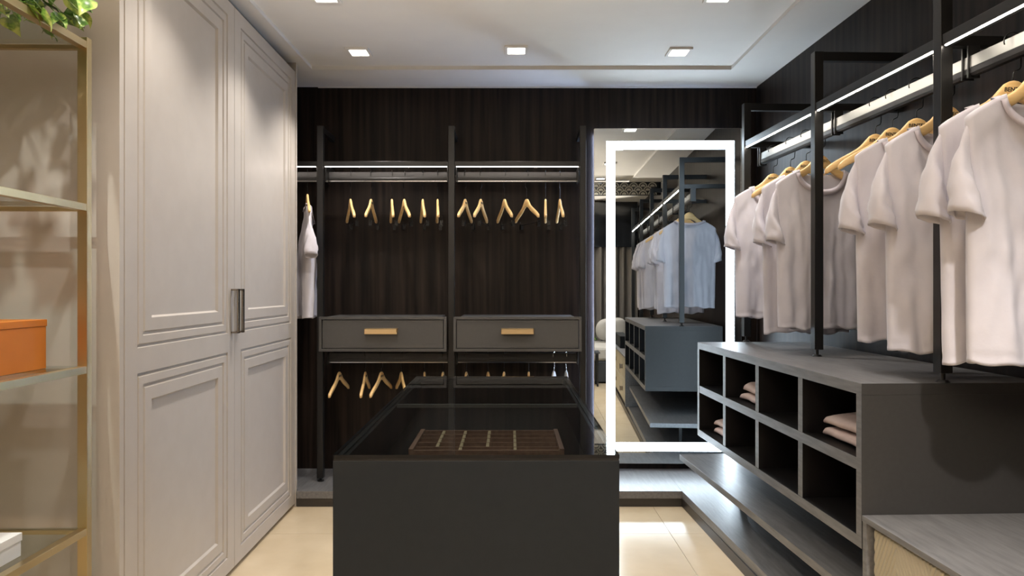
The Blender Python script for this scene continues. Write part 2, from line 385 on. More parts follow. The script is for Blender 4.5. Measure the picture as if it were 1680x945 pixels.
# ------------------------------------------------------------------ right rack
RR = .03
RV = 1.405
def rr(v, u, phi=RR): return R(phi, v, u)
ox, oy = rr(RV, 2.07)
rk = thing('clothes_rack', 'long black metal clothes rack along the right wall above the cubby unit', 'clothes rack', (ox, oy, 1.009), RR)
us = [.425, 1.245, 2.085, 2.907, 3.725]
CT = 1.009
def dz(u): return .016*(u-2.905)
wallv = 1.775-RV
def slab(mb, x0, x1, y0, y1, za0, za1, zb0, zb1, m=0):   # box along y with differing end heights
    vs = [(x0, y0, za0), (x0, y0, za1), (x0, y1, zb0), (x0, y1, zb1), (x1, y0, za0), (x1, y0, za1), (x1, y1, zb0), (x1, y1, zb1)]
    return mb.add(vs, [(0, 1, 3, 2), (4, 6, 7, 5), (0, 4, 5, 1), (2, 3, 7, 6), (0, 2, 6, 4), (1, 5, 7, 3)], m)
for u in us:
    y = u-2.07; base = 0 if u > 2 else .606-CT
    lz = lambda z: z-CT
    p = part('post', MB().box(-pw, pw, y-pw, y+pw, base+.030, lz(2.32)), M['black'], rk, .0015)
    part('foot', MB().cyl(0, y, base+.008, base+.030, .007, 12).cyl(0, y, base+.001, base+.008, .021, 20, 0, .014), M['black'], p)
    part('top_arm', MB().box(pw, wallv, y-.014, y+.014, lz(2.282), lz(2.32)), M['black'], rk, .001)
    part('lower_arm', MB().box(pw, wallv, y-.014, y+.014, lz(2.066)+dz(u), lz(2.098)+dz(u)), M['black'], rk, .001)
for a, b in zip(us[:-1], us[1:]):
    a2, b2 = a+pw-2.07, b-pw-2.07; da, db = dz(a), dz(b)
    part('rail', slab(MB(), -.015, .015, a2, b2, lz(2.064)+da, lz(2.098)+da, lz(2.064)+db, lz(2.098)+db), M['black'], rk, .001)
    part('led_strip', slab(MB(), -.013, -.007, a2+.01, b2-.01, lz(2.0605)+da, lz(2.064)+da, lz(2.0605)+db, lz(2.064)+db), M['led'], rk)
pa = rod_profile(.088, lz(1.972)); ya, yb = us[0]-.03-2.07, us[-1]+.012-2.07
r0 = [(q[0], ya, q[1]+dz(us[0])) for q in pa]; r1 = [(q[0], yb, q[1]+dz(us[-1])) for q in pa]
mbr = MB(); mbr.loft([r0, r1], True, 1); mbr.m[0] = 0; mbr.m[7] = 0
part('rod', mbr, [M['rodgrey'], M['roddark']], rk)  # paler upper face paints in the LED light, dark lower body the shade
for u in us:
    yy = u-2.07
    for o_ in (-.016, .010):
        part('bracket', MB().box(.069, .107, yy+o_, yy+o_+.006, lz(1.966)+dz(u), lz(2.066)+dz(u)), M['black'], rk, .001)
RODV = RV+.088

# ------------------------------------------------------------------ cubby unit
CP = .036
cu0, cu1, cv0 = 2.06, 3.70, 1.150
cx, cy = R(CP, cv0, cu0)
cb = thing('cubby_unit', 'grey wall-hung cubby unit with eight open compartments under the shirts', 'shelf', (cx, cy, .500), CP)
Lc = cu1-cu0; T = .036; Hc = .509; Dv = .60
fr = (0, 1, 1, 1, 1, 1)
def depth_at(y): return 1.772-1.150-y*(-.006)  # keeps clear of the right wall
D0 = .595
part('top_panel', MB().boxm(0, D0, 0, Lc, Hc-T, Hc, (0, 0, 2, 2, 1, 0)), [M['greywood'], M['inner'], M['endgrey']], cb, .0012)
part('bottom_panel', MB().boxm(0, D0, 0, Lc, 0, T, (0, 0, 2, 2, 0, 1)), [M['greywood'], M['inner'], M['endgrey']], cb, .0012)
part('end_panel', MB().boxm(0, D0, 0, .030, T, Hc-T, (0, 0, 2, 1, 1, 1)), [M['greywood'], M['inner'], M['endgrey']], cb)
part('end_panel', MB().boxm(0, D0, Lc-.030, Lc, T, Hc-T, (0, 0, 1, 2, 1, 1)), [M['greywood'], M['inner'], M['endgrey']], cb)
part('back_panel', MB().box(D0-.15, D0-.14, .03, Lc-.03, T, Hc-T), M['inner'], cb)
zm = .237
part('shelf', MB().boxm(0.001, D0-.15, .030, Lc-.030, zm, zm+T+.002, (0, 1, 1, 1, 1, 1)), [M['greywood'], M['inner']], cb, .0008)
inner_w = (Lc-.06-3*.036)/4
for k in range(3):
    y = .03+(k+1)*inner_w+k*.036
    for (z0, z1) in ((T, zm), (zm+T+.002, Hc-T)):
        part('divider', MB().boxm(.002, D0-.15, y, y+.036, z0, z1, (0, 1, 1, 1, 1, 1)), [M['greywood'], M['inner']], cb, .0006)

# floating shelf under the cubbies
SP = .060
sx, sy = .998, 4.07
sh = thing('floating_shelf', 'long grey floating shelf under the cubby unit', 'shelf', (sx, sy, .283), SP)
part('board', MB().add([(0, 0, 0), (0, -1.93, 0), (.53, -1.93, 0), (.615, 0, 0), (0, 0, .032), (0, -1.93, .032), (.53, -1.93, .032), (.615, 0, .032)],
     [(0, 3, 2, 1), (4, 5, 6, 7), (0, 1, 5, 4), (1, 2, 6, 5), (2, 3, 7, 6), (3, 0, 4, 7)]), M['greywood'], sh, .0012)
part('bracket', MB().box(.25, .27, -.30, -.27, HP-.283, 0).box(.25, .27, -1.30, -1.27, HP-.283, 0), M['black'], sh)

# ------------------------------------------------------------------ lower drawer unit with chevron fronts
dvx, dvy = R(CP, cv0, cu0-.002)
dr = thing('drawer_unit', 'low grey drawer unit with quilted cream chevron fronts beside the cubby unit', 'drawer', (dvx, dvy, HP), CP)
LD = 1.72; zt = .605-HP
part('top_panel', MB().box(0, .605, -LD, 0, zt-.018, zt), M['greywood'], dr, .0012)
for y in (-.022, -LD):
    part('side_panel', MB().box(.002, .600, y, y+.022, 0, zt-.018), M['greywood'], dr, .001)
part('body', MB().box(.05, .598, -LD+.022, -.022, .0, zt-.020), M['inner'], dr)
def chev(y0, y1, z0, z1, fine=True):
    m = MB(); nu, nv = (460, 90) if fine else (120, 40); vs = []; P = .30; ph = .17
    for j in range(nv+1):
        z = z0+(z1-z0)*j/nv
        for i in range(nu+1):
            y = y0+(y1-y0)*i/nu
            tri = abs(((y-y0) / P + ph) % 1.0-.5)*P
            f = (tri*2.2+z)/.036 % 1.0
            h = .006*math.sqrt(max(0, 1-(2*f-1)**2))
            ed = min(y-y0, y1-y, z-z0, z1-z)
            vs.append((.022-h*min(1, ed/.004), y, z))
    fs = [(j*(nu+1)+i, j*(nu+1)+i+1, (j+1)*(nu+1)+i+1, (j+1)*(nu+1)+i) for j in range(nv) for i in range(nu)]
    m.add(vs, fs); m.box(.0222, .046, y0, y1, z0, z1)
    return m
cw = (LD-.044-.03)/2
for c in range(2):
    ya = -.022-.012-(c+1)*cw+.012-c*.012; yb = ya+cw-.012
    for r_ in range(2):
        z0 = .012+r_*(zt-.03)/2; z1 = z0+(zt-.03)/2-.012
        d = part('drawer_front', chev(ya, yb, z0, z1, c == 0), M['cream'], dr, 0, True)
        yc = (ya+yb)/2; zc = (z0+z1)/2
        part('knob', MB().box(-.012, .018, yc-.012, yc+.012, zc-.022, zc+.022).box(-.016, -.012, yc-.02, yc+.02, zc-.026, zc+.026), M['bronze'], d, .001)
bxx, bxy = R(CP, 1.19, 1.05)
tag(link('storage_box', MB().box(0, .10, -.75, 0, 0, .125).box(-.003, .103, -.753, .003, .125, .140).mesh('storage_box', M['islandgrey']), None, .002, (bxx, bxy, .606), (0, 0, CP)),
    'long dark grey lidded box standing on the low drawer unit', 'box')

# ------------------------------------------------------------------ island
IP = .0035
it = thing('display_island', 'charcoal grey jewellery island with a glass top in the middle of the room', 'display table', (-.0848, 1.617, 0), IP)
iw = .3395; IL = 1.455
zg = .897
bd = MB()
bd.boxm(-iw, iw, 0, .025, .03, zg-.004, (0, 0, 0, 1, 0, 1)); bd.boxm(-iw, iw, IL-.025, IL, .03, zg-.004, (0, 0, 1, 0, 0, 1))
bd.boxm(-iw, -iw+.025, .025, IL-.025, .03, zg-.004, (0, 1, 0, 0, 0, 1)); bd.boxm(iw-.025, iw, .025, IL-.025, .03, zg-.004, (1, 0, 0, 0, 0, 1))
part('body', bd, [M['islandgrey'], M['inner']], it, .0012)
part('plinth', MB().box(-iw+.03, iw-.03, .03, IL-.03, 0, .03), M['plinth'], it)
part('top_gasket', MB().box(-iw+.001, iw-.001, .001, IL-.001, zg-.004, zg+.0005), M['black'], it).data
gk = it.children[-1]
# gasket as a frame so the case stays open under the glass
fr_ = MB()
fr_.box(-iw+.001, iw-.001, .001, .014, zg-.004, zg+.0005); fr_.box(-iw+.001, iw-.001, IL-.014, IL-.001, zg-.004, zg+.0005)
fr_.box(-iw+.001, -iw+.014, .014, IL-.014, zg-.004, zg+.0005); fr_.box(iw-.014, iw-.001, .014, IL-.014, zg-.004, zg+.0005)
gk.data = fr_.mesh('top_gasket', M['black'])
part('inner_floor', MB().box(-iw+.025, iw-.025, .025, IL-.025, .765, .775), M['felt'], it)
part('glass_top', MB().boxm(-iw, iw, 0, IL, zg+.0008, zg+.0098, (1, 1, 1, 1, 0, 0)), [M['glasstop'], M['inner']], it)
part('glass_support', MB().box(-iw+.025, iw-.025, .765, .775, zg-.012, zg), M['rodgrey'], it)
# organiser tray under the glass
ot = thing('organizer_tray', 'brown wooden tray with many small compartments under the glass top', 'organizer', (-.0848, 2.09, .776), IP)
tw0, tw1, ty0, ty1, th_ = -.232, .245, 0, .30, .030
fr2 = MB(); fr2.box(tw0, tw0+.014, ty0, ty1, 0, th_+.004); fr2.box(tw1-.014, tw1, ty0, ty1, 0, th_+.004); fr2.box(tw0+.014, tw1-.014, ty0, ty0+.008, 0, th_); fr2.box(tw0+.014, tw1-.014, ty1-.008, ty1, 0, th_)
part('frame', fr2, M['organizer'], ot, .0006)
part('base', MB().box(tw0+.014, tw1-.014, ty0+.008, ty1-.008, 0, .003), M['felt'], ot)
for k in range(4):
    y = ty0+.045+k*.062
    part('slat', MB().box(tw0+.014, tw1-.014, y, y+.004, .003, th_), M['organizer'], ot)
for x, a, b in ((-.155, 1, 4), (-.080, 0, 4), (.003, 1, 4), (.090, 0, 4)):
    for k in range(a, 5):
        y0 = ty0+.008 if k == 0 else ty0+.049+(k-1)*.062
        y1 = ty0+.045+k*.062 if k < 4 else ty1-.008
        part('divider', MB().box(x, x+.009, y0, y1, .003, th_-.001), M['organizerp'], ot)

# ------------------------------------------------------------------ hangers
HK = [(0, 0, -.050), (.012, -.002, -.051), (.025, -.008, -.055), (.040, -.022, -.062), (.056, -.038, -.072), (.075, -.051, -.083),
         (.105, -.066, -.097), (.140, -.082, -.111), (.175, -.100, -.126), (.196, -.114, -.137), (.205, -.124, -.138)]
def hanger_mesh(half=.205, zs=1.0):
    K = [(x, a*zs, b*zs) for x, a, b in HK]
    k = half/.205; pts = [(-x*k, a, b) for x, a, b in K[:0:-1]]+[(x*k, a, b) for x, a, b in K]
    rings = []
    for x, a, b in pts:
        f = abs(x)/half; y = 0; h = .0065+.002*f
        if f > .99: h *= .6
        m_ = (a+b)/2; hh = (a-b)/2
        rings.append([(x, y+h*sx, m_+hh*sz) for sx, sz in ((-1, .7), (-.6, 1), (.6, 1), (1, .7), (1, -.7), (.6, -1), (-.6, -1), (-1, -.7))])
    return MB().loft(rings)
def hook_mesh(rise, rodtop):   # rise: from hanger top to the rod's top
    zc = rise-.016; r = .026
    pts = [(0, 0, -.012), (0, 0, rise-.105), (.004, 0, rise-.098), (.018, 0, rise-.092), (.022, 0, rise-.085), (.024, 0, zc-.02)]
    pts += [(r*math.cos(t), 0, zc+.004+r*math.sin(t)) for t in [i*PI*1.12/14 for i in range(15)]]
    return MB().tube(pts, .0019, 7)
HM = {}
HM['wood'] = hanger_mesh(.205, 1.15).mesh('hanger_body', M['hanger'], True)
HM['wood_s'] = hanger_mesh(.195).mesh('hanger_body', M['hanger'], True)
HM['white'] = hanger_mesh(.195).mesh('hanger_body', M['hangerwhite'], True)
def lettering_mesh():
    cu = bpy.data.curves.new('lettering', 'FONT'); cu.body = 'BENTEC'; cu.size = .0165; cu.align_x = 'CENTER'; cu.extrude = .0004; cu.shear = .1; cu.offset = .0004
    cu.resolution_u = 2; o = bpy.data.objects.new('tmp', cu); COL.objects.link(o)
    dg = bpy.context.evaluated_depsgraph_get(); me = bpy.data.meshes.new_from_object(o.evaluated_get(dg)); bpy.data.objects.remove(o)
    me.transform(Matrix.Translation((0, -.0068, -.032)) @ Matrix.Rotation(PI/2, 4, 'X')); me.materials.clear(); me.materials.append(M['ink']); me.name = 'lettering'
    return me
TXT = lettering_mesh()
hooks = {}
def clip_mesh(half):
    m = MB(); m.tube([(-half+.03, -.024, -.131), (-half+.035, -.02, -.158), (half-.035, -.02, -.158), (half-.03, -.024, -.131)], .0022, 6)
    for s in (-1, 1): m.box(s*(half-.055)-.012, s*(half-.055)+.012, -.030, -.012, -.185, -.150)
    return m
CLIP = clip_mesh(.195).mesh('clip_bar', M['wire'])
def hanger(x, y, ztop, rot, label, group, rise=.17, kind='wood', clips=False, text=True):
    t = thing('hanger', label, 'hanger', (x, y, ztop), rot, group)
    o = link('hanger_body', HM[kind], t)
    key = (round(rise, 3), kind == 'white')
    if key not in hooks: hooks[key] = hook_mesh(rise, 0).mesh('hook', M['chrome'] if kind == 'white' else M['wire'], True)
    link('hook', hooks[key], t)
    if text: link('lettering', TXT, o)
    if clips: link('clip_bar', CLIP, t)
    return t
ordn = ['first', 'second', 'third', 'fourth', 'fifth', 'sixth']
def back_hangers(lst, ztop, rodz, where, group, clips, yc=Yrod):
    for i, (px, nx) in enumerate(lst):
        X = (px-840)*yc/1120
        Xn = (nx-840)*(yc-.19)/1120
        tw = math.asin(max(-.9, min(.9, (Xn-X)/.195)))      # near end shift: near end is local -x turned to -y
        # local -x axis should point to -Y (towards camera), shifted by twist
        rot = PI/2+tw
        hanger(X, yc+.0, ztop, rot, '%s pale wooden hanger from left, %s' % (ordn[i], where), group, rodz-ztop, 'wood_s', clips)
# local -x maps to (-cos r, -sin r): with r = 90deg+tw -> (sin tw, -cos tw)
back_hangers([(575, 581), (609, 600), (643, 645), (663, 672), (693.5, 697), (718, 719)], 1.876, 2.046, 'upper rod above left drawer cabinet', 'hangers on the upper back rods', True)
back_hangers([(763.4, 752), (789, 778), (827.6, 840), (864, 884), (895, 895), (918.5, 924)], 1.876, 2.046, 'upper rod above right drawer cabinet', 'hangers on the upper back rods', True)
back_hangers([(556.6, 540), (599.4, 592), (625.7, 607.5), (658.5, 667), (696.6, 699), (726.7, 720)], .770, .890, 'lower rod under the left drawer cabinet', 'hangers on the lower back rods', False)
back_hangers([(765, 758), (801, 808), (826.8, 822), (867.5, 868)], .770, .890, 'lower rod under the right drawer cabinet', 'hangers on the lower back rods', False)
for px, nx, lab in ((908.7, 900, 'white glossy hanger beside the wooden ones on the lower right rod'), (929, 936, 'white glossy hanger at the mirror end of the lower right rod')):
    X = (px-840)*Yrod/1120; Xn = (nx-840)*(Yrod-.19)/1120
    hanger(X, Yrod, .776, PI/2+math.asin((Xn-X)/.195), lab, 'white hangers', .890-.776, 'white', False, False)

# ------------------------------------------------------------------ t-shirts
def sm(t): t = max(0, min(1, t)); return t*t*(3-2*t)
NW = .105
def shirt_parts(seed, L=.735, width=1.0, fold=1.0, squeeze=0.0):
    rnd = random.Random(seed); ph = [rnd.uniform(0, 6.28) for _ in range(8)]; off = Vector((seed*3.1, seed*1.7, 0))
    ztop0, zsh, hw = -.0675, -.137, .210*width
    def topz(x, front):
        ax = abs(x)
        if ax < NW: return ztop0-(.095 if front else .022)*math.sqrt(max(0, 1-(ax/NW)**2))**1.0
        xx = ax/hw*.205; z_ = -.124
        for (xa, za, _), (xb, zb, _) in zip(HK[:-1], HK[1:]):
            if xa <= xx <= xb: z_ = za+(zb-za)*(xx-xa)/(xb-xa)
        return z_*1.15+.006
    zh = -.06-L
    def W(z):
        t = (z-zh)/(-.13-zh); t = max(0, min(1, t))
        wv = hw*(1.0-.05*(1-t))
        return wv*(1-squeeze*sm(1-t))
    nu, nv = 64, 72; xs = [-1+2*i/nu for i in range(nu+1)]
    m = MB()
    idx = {}
    def P(s, a, t):
        xt = a*hw; zt_ = topz(xt, s < 0); zhem = zh+.006*math.sin(a*5+ph[0])+.004*math.sin(a*13+ph[1])
        z = zhem+(zt_-zhem)*t
        x = a*W(z)
        side = math.sqrt(max(0, 1-a*a)); 
        dpt = .016+.030*sm((-.13-z)/.25)
        y = dpt*side**.8
        # towards the top edge the cloth lies over the hanger
        e = sm((zt_-z)/.09); ytop = .013 if abs(xt) >= NW else (.013+.026*math.cos(xt/NW*PI/2)*(1 if s < 0 else .35))
        y = ytop+(max(y, .014)-ytop)*e
        fa = fold*(.003+.013*sm((-.20-z)/.5))*side
        g = math.sin(a*7+ph[2]+s*1.3+z*1.5)+.6*math.sin(a*12.5+ph[3]-s*2+z*2)+.35*math.sin(a*21+ph[4]+z*3)
        nz_ = noise.noise(Vector((a*2.6+ph[5]*2, z*2.2, s*3+seed)))*.018*sm((-.12-z)/.15)*side
        dg = noise.noise(Vector((a*6+z*5+off.x, z*9-a*3, s*5+seed)))*.009*e*side
        hm = z-zhem
        if .016 < hm < .030: dg -= .0016
        y = y+(fa*g*.55+nz_+dg)*e
        return (x, s*max(y, .001) if side > .05 else 0, z)
    for s in (-1, 1):
        base = len(m.v); vs = [P(s, a, j/nv) for j in range(nv+1) for a in xs]
        fs = [(j*(nu+1)+i, j*(nu+1)+i+1, (j+1)*(nu+1)+i+1, (j+1)*(nu+1)+i) for j in range(nv) for i in range(nu)]
        m.add(vs, fs); idx[s] = base
    for i in range(nu):
        xa, xb = xs[i]*hw, xs[i+1]*hw
        if (abs(xa) >= NW*.98 and abs(xb) >= NW*.98):
            q = nv*(nu+1)+i
            m.f.append((idx[-1]+q, idx[-1]+q+1, idx[1]+q+1, idx[1]+q)); m.m.append(0)
    torso = m
    # collar ribbing
    col = MB(); n = 40; ring = []
    for k in range(n):
        th = 2*PI*k/n; cx_ = math.cos(th); sy_ = math.sin(th); s = -1 if sy_ < 0 else 1
        x = NW*cx_; z = topz(x*.999, s < 0) if abs(cx_) < .999 else ztop0
        y = s*(.013+.026*math.cos(x/NW*PI/2)*(1 if s < 0 else .35))+s*.0015
        o_ = 1.20; x2 = x*o_; z2 = z-(.019 if s < 0 else .014)*abs(sy_)-.004; y2 = y+s*.005
        ring.append([(x, y, z+.002), (x2, y2, z2), (x2*.99, y2-s*.003, z2), (x*.985, y-s*.003, z+.001)])
    ring.append(ring[0]); col.loft(ring, False)
    # sleeves
    sl = []
    for sd in (-1, 1):
        k = MB(); rings = []; nr = 14; nc = 26
        S = Vector((hw*.97, 0, zsh-.004)); A = Vector((hw*.955, 0, -.345))
        ex = rnd.uniform(-.012, .012); T_ = Vector((hw+.050+ex, -.006, -.385)); B = Vector((hw-.028+ex, -.012, -.412))
        for j in range(nr+1):
            t = j/nr; a = S.lerp(T_, t); b = A.lerp(B, t)
            a.x += .016*math.sin(PI*t); c_ = (a+b)/2; h_ = (a-b)/2; ry = .008+.034*sm(t*1.5)
            r_ = []
            for q in range(nc):
                th = 2*PI*q/nc
                p = c_+h_*math.cos(th); yy = ry*math.sin(th)*(1+.3*noise.noise(Vector((th, t*4, seed+sd))))
                wv = .006*noise.noise(Vector((math.cos(th)*2+seed, math.sin(th)*2+sd*4, t*6)))*min(1, t*3)
                r_.append((sd*(p.x+wv), p.y+yy+wv, p.z))
            rings.append(r_)
        k.loft(rings, False); sl.append(k)
    return torso, col, sl
def tshirt(x, y, ztop, rot, label, group, seed, **kw):
    t = thing('t_shirt', label, 'shirt', (x, y, ztop), rot, group)
    torso, col, sl = shirt_parts(seed, **kw)
    me = torso.mesh('torso', M['cloth'], True)
    bm = bmesh.new(); bm.from_mesh(me); bmesh.ops.remove_doubles(bm, verts=bm.verts, dist=.0004); bmesh.ops.recalc_face_normals(bm, faces=bm.faces); bm.to_mesh(me); bm.free()
    o = link('torso', me, t); s = o.modifiers.new('solid', 'SOLIDIFY'); s.thickness = .0022; s.offset = 0
    part('collar', col, M['rib'], t, 0, True)
    for k in sl:
        q = part('sleeve', k, M['cloth'], t, 0, True); s = q.modifiers.new('solid', 'SOLIDIFY'); s.thickness = .003; s.offset = 0
    return t
def on_rack(Z):   # rod point at camera depth Z -> (x, y)
    u = (Z-RODV*math.sin(RR))/math.cos(RR); return R(RR, RODV, u)
HT = 1.905
def rack_item(Z, kind, label, seed=0, tw=0, **kw):
    x, y = on_rack(Z); u = Z; zt_ = HT+dz(Z)*.6; rot = RR+tw
    if kind == 'shirt':
        tshirt(x, y, zt_, rot, label, 'white t-shirts on the right rack', seed, **kw)
        return hanger(x, y, zt_, rot, kw2['hl'], 'wooden hangers on the right rack', 2.036+dz(Z)-zt_, 'wood')
for (Z, seed, tw, lab, hl, kw) in [
    (1.86, 3, .03, 'nearest lilac-white t-shirt at the right edge of the picture', 'pale wooden hanger inside the nearest t-shirt', dict(L=.735)),
    (1.955, 5, -.04, 'lilac-white t-shirt hanging just behind the nearest one, partly hidden', 'pale wooden hanger inside the second nearest t-shirt', dict(L=.745)),
    (2.235, 8, .02, 'lilac-white t-shirt just behind the nearest post of the right rack', 'pale wooden hanger half hidden behind the nearest rack post', dict(L=.740)),
    (2.40, 11, -.10, 'lilac-white t-shirt in the middle bay with its sleeve beside the bare hangers', 'pale wooden hanger with lettering in the middle bay of the right rack', dict(L=.720)),
    (3.10, 14, .05, 'lilac-white t-shirt with wide collar crossed by the middle rack post', 'pale wooden hanger behind the middle rack post', dict(L=.725)),
    (3.24, 17, -.05, 'lilac-white t-shirt with a longer hem behind the wide collared one', 'pale wooden hanger with lettering in the far bay of the right rack', dict(L=.755)),
    (3.62, 21, .0, 'farthest lilac-white t-shirt in front of the mirror edge', 'pale wooden hanger inside the farthest t-shirt by the mirror', dict(L=.700))]:
    x, y = on_rack(Z); zt_ = HT+dz(Z)*.6
    tshirt(x, y, zt_, RR+tw, lab, 'white t-shirts on the right rack', seed, **kw)
    hanger(x, y, zt_, RR+tw, hl, 'wooden hangers on the right rack', 2.036+dz(Z)-zt_, 'wood')
for Z, tw, lab, cl in [(2.545, .02, 'empty pale wooden hanger in the middle bay, nearer of two', False), (2.655, .05, 'empty pale wooden hanger in the middle bay, farther of two', False),
                   (3.41, .10, 'empty pale wooden hanger with black clips in the far bay of the right rack', True)]:
    x, y = on_rack(Z); zt_ = HT+dz(Z)*.6
    hanger(x, y, zt_, RR+tw, lab, 'wooden hangers on the right rack', 2.036+dz(Z)-zt_, 'wood', cl)
# shirt on the back rack beside the wardrobe
Xs = (506-840)*Yrod/1120
tshirt(Xs, Yrod-.02, 1.900, PI/2+math.radians(20), 'lilac-white t-shirt seen side-on at the back beside the wardrobe', None, 30, L=.72, squeeze=.30, width=.86, fold=1.4)
hanger(Xs, Yrod-.02, 1.905, PI/2+math.radians(20), 'pale wooden hanger holding the t-shirt beside the wardrobe', None, 2.046-1.905, 'wood_s')

# ------------------------------------------------------------------ folded garments
def folded(cellu, zc, dv, w, label, group, seed, hgt=.034, tilt=0, ang=0):
    vx, vy = R(CP, cv0+dv, cellu); m = MB(); rings = []; n = 26; k = 28; D = .20
    for i in range(n+1):
        u = i/n; y = -w/2+w*u; ring = []
        hh = hgt/2*(1-.45*abs(2*u-1)**24)
        for j in range(k):
            th = 2*PI*j/k; c_, s_ = math.cos(th), math.sin(th)
            X = D/2+D/2*math.copysign(abs(c_)**.45, c_); Zz = hh+hh*math.copysign(abs(s_)**.7, s_)
            nz_ = noise.noise(Vector((X*14, y*9, seed)))*.012+noise.noise(Vector((X*6+3, y*5, seed+4)))*.010
            Zz = Zz+max(0, nz_)*(.5+.5*s_)+tilt*X*(s_*.5+.5)
            ring.append((X+noise.noise(Vector((y*12, 0, seed)))*.008, y, max(0, Zz)))
        rings.append(ring)
    m.loft(rings)
    o = link('folded_shirt', m.mesh('folded_shirt', M['folded'], True), None, 0, (vx, vy, zc), (0, 0, CP+ang))
    tag(o, label, 'folded shirt', group)
ztopsh = .500+.237+.038; zlow = .500+.036
folded(2.275, ztopsh+.0012, .05, .25, 'folded pinkish shirt at the bottom of the pair in the nearest upper cubby', 'folded shirts in the cubbies', 1)
folded(2.275, ztopsh+.042, .055, .245, 'folded pinkish shirt on top of the pair in the nearest upper cubby', 'folded shirts in the cubbies', 2, tilt=.10, ang=.04)
folded(3.08, ztopsh+.0012, .05, .25, 'folded pinkish shirt at the bottom of the pair in the farther upper cubby', 'folded shirts in the cubbies', 3)
folded(3.08, ztopsh+.042, .055, .24, 'folded pinkish shirt on top of the pair in the farther upper cubby', 'folded shirts in the cubbies', 4, tilt=.06, ang=-.03)
folded(3.47, zlow+.0012, .05, .22, 'folded pinkish shirt at the bottom of the pair in the farthest lower cubby', 'folded shirts in the cubbies', 5)
folded(3.47, zlow+.042, .055, .21, 'folded pinkish shirt on top of the pair in the farthest lower cubby', 'folded shirts in the cubbies', 6, tilt=.08, ang=.03)

# ------------------------------------------------------------------ brass shelf
BP = .018
bx, by = -1.307+.0, 2.1
bs = thing('brass_shelf', 'open brass shelving unit with glass shelves on the left', 'shelf', (bx, by, 0), BP)
Wd, Dp, t_ = 1.05, .62, .030
zs_ = [.062, .564, 1.062, 1.562, 2.062]
for (x0, y0) in ((-t_, 0), (-Wd, 0), (-t_, -Dp), (-Wd, -Dp)):
    part('post', MB().box(x0, x0+t_, y0, y0+t_*.8, 0, 2.075 if 1 else 0), M['brass'], bs, .001)
for z in zs_:
    h = .022
    part('side_rail', MB().box(-t_+.004, 0-.001, -Dp+t_*.8, 0, z-h, z), M['brass'], bs, .001)
    part('side_rail', MB().box(-Wd, -Wd+t_, -Dp+t_*.8, 0, z-h, z), M['brass'], bs, .001)
    part('back_rail', MB().box(-Wd+t_, -t_, .006, .022, z-h, z-.008), M['brass'], bs, .001)
    part('front_rail', MB().box(-Wd+t_, -t_, -Dp, -Dp+.02, z-h, z-.008), M['brass'], bs, .001)
    if z < 2: part('glass_shelf', MB().box(-Wd+t_, -t_+.003, -Dp+.02, .006, z-.007, z+.0005), M['glass'], bs)
    else: part('glass_shelf', MB().box(-Wd+t_, -t_+.003, -Dp+.02, .006, z-.007, z+.0005), M['glass'], bs)
def box_with_lid(name, x1, y1, z, wx, dy, h, m, label, lid):
    c_, s_ = math.cos(BP), math.sin(BP)
    t = thing(name, label, 'box', (x1, y1, z), BP)
    part('base', MB().box(-wx, 0, -dy, 0, 0, h-lid), m, t, .001)
    part('lid', MB().box(-wx-.002, .002, -dy-.002, .002, h-lid, h), m, t, .001)
box_with_lid('storage_box', -1.392, 2.04, 1.0632, .30, .36, .146, M['orange'], 'orange cardboard box on the glass shelf', .020)
box_with_lid('gift_box', -1.352, 1.88, .5652, .20, .20, .064, M['whitebox'], 'small white lidded box on the lowest visible glass shelf', .022)

# pothos on the top of the brass shelf
pp = thing('pothos_plant', 'variegated green pothos trailing over the top of the brass shelf', 'plant', (-1.62, 1.86, 2.064))
pot = MB()
prof = [(.0, .0), (.055, 0), (.075, .10), (.078, .105), (.072, .105), (.068, .09), (0, .088)]
pot.loft([[(r_*math.cos(2*PI*j/24), r_*math.sin(2*PI*j/24), z) for j in range(24)] for r_, z in prof], False)
part('pot', pot, M['pot'], pp, 0, True)
def leaf_mesh(seed):
    r = random.Random(seed); m = MB(); n = 10; L_ = .062; Wd_ = .024; vs = []
    for i in range(n+1):
        t = i/n; wv = Wd_*(math.sin(PI*min(1, t*.98+.02)**.62))**.9*(1.15-.45*t)
        zz = -.020*t*t-.004*math.sin(t*6)
        vs += [(-wv, L_*t-(.006 if i == 1 else 0), zz+.006*wv/Wd_), (-wv*.5, L_*t, zz+.001), (0, L_*t+(.004 if i == 0 else 0), zz-.002), (wv*.5, L_*t, zz+.001), (wv, L_*t-(.006 if i == 1 else 0), zz+.006*wv/Wd_)]
    fs = [(i*5+j, i*5+j+1, (i+1)*5+j+1, (i+1)*5+j) for i in range(n) for j in range(4)]
    return m.add(vs, fs)
leafs = [leaf_mesh(i).mesh('leaf', M['leaf'], True) for i in range(1)]
rnd = random.Random(7)
stems = MB(); nleaf = 0
targets = []
for k in range(30):
    a = rnd.uniform(-.9, 1.0)
    targets.append((rnd.uniform(-.30, .33), rnd.uniform(-.22, .16), rnd.uniform(-.03, .12)))
targets += [(.40, .06, .02), (.43, .05, .05), (.37, .12, .03), (.33, .02, .0), (.41, -.02, .09), (-.28, -.22, .02), (.28, .10, .0), (.24, .05, .01), (.36, .16, .07), (.385, .09, .12), (.30, .14, .11), (.22, .16, .06)]
for k in range(22): targets.append((rnd.uniform(.02, .36), rnd.uniform(-.06, .20), rnd.uniform(.0, .13)))
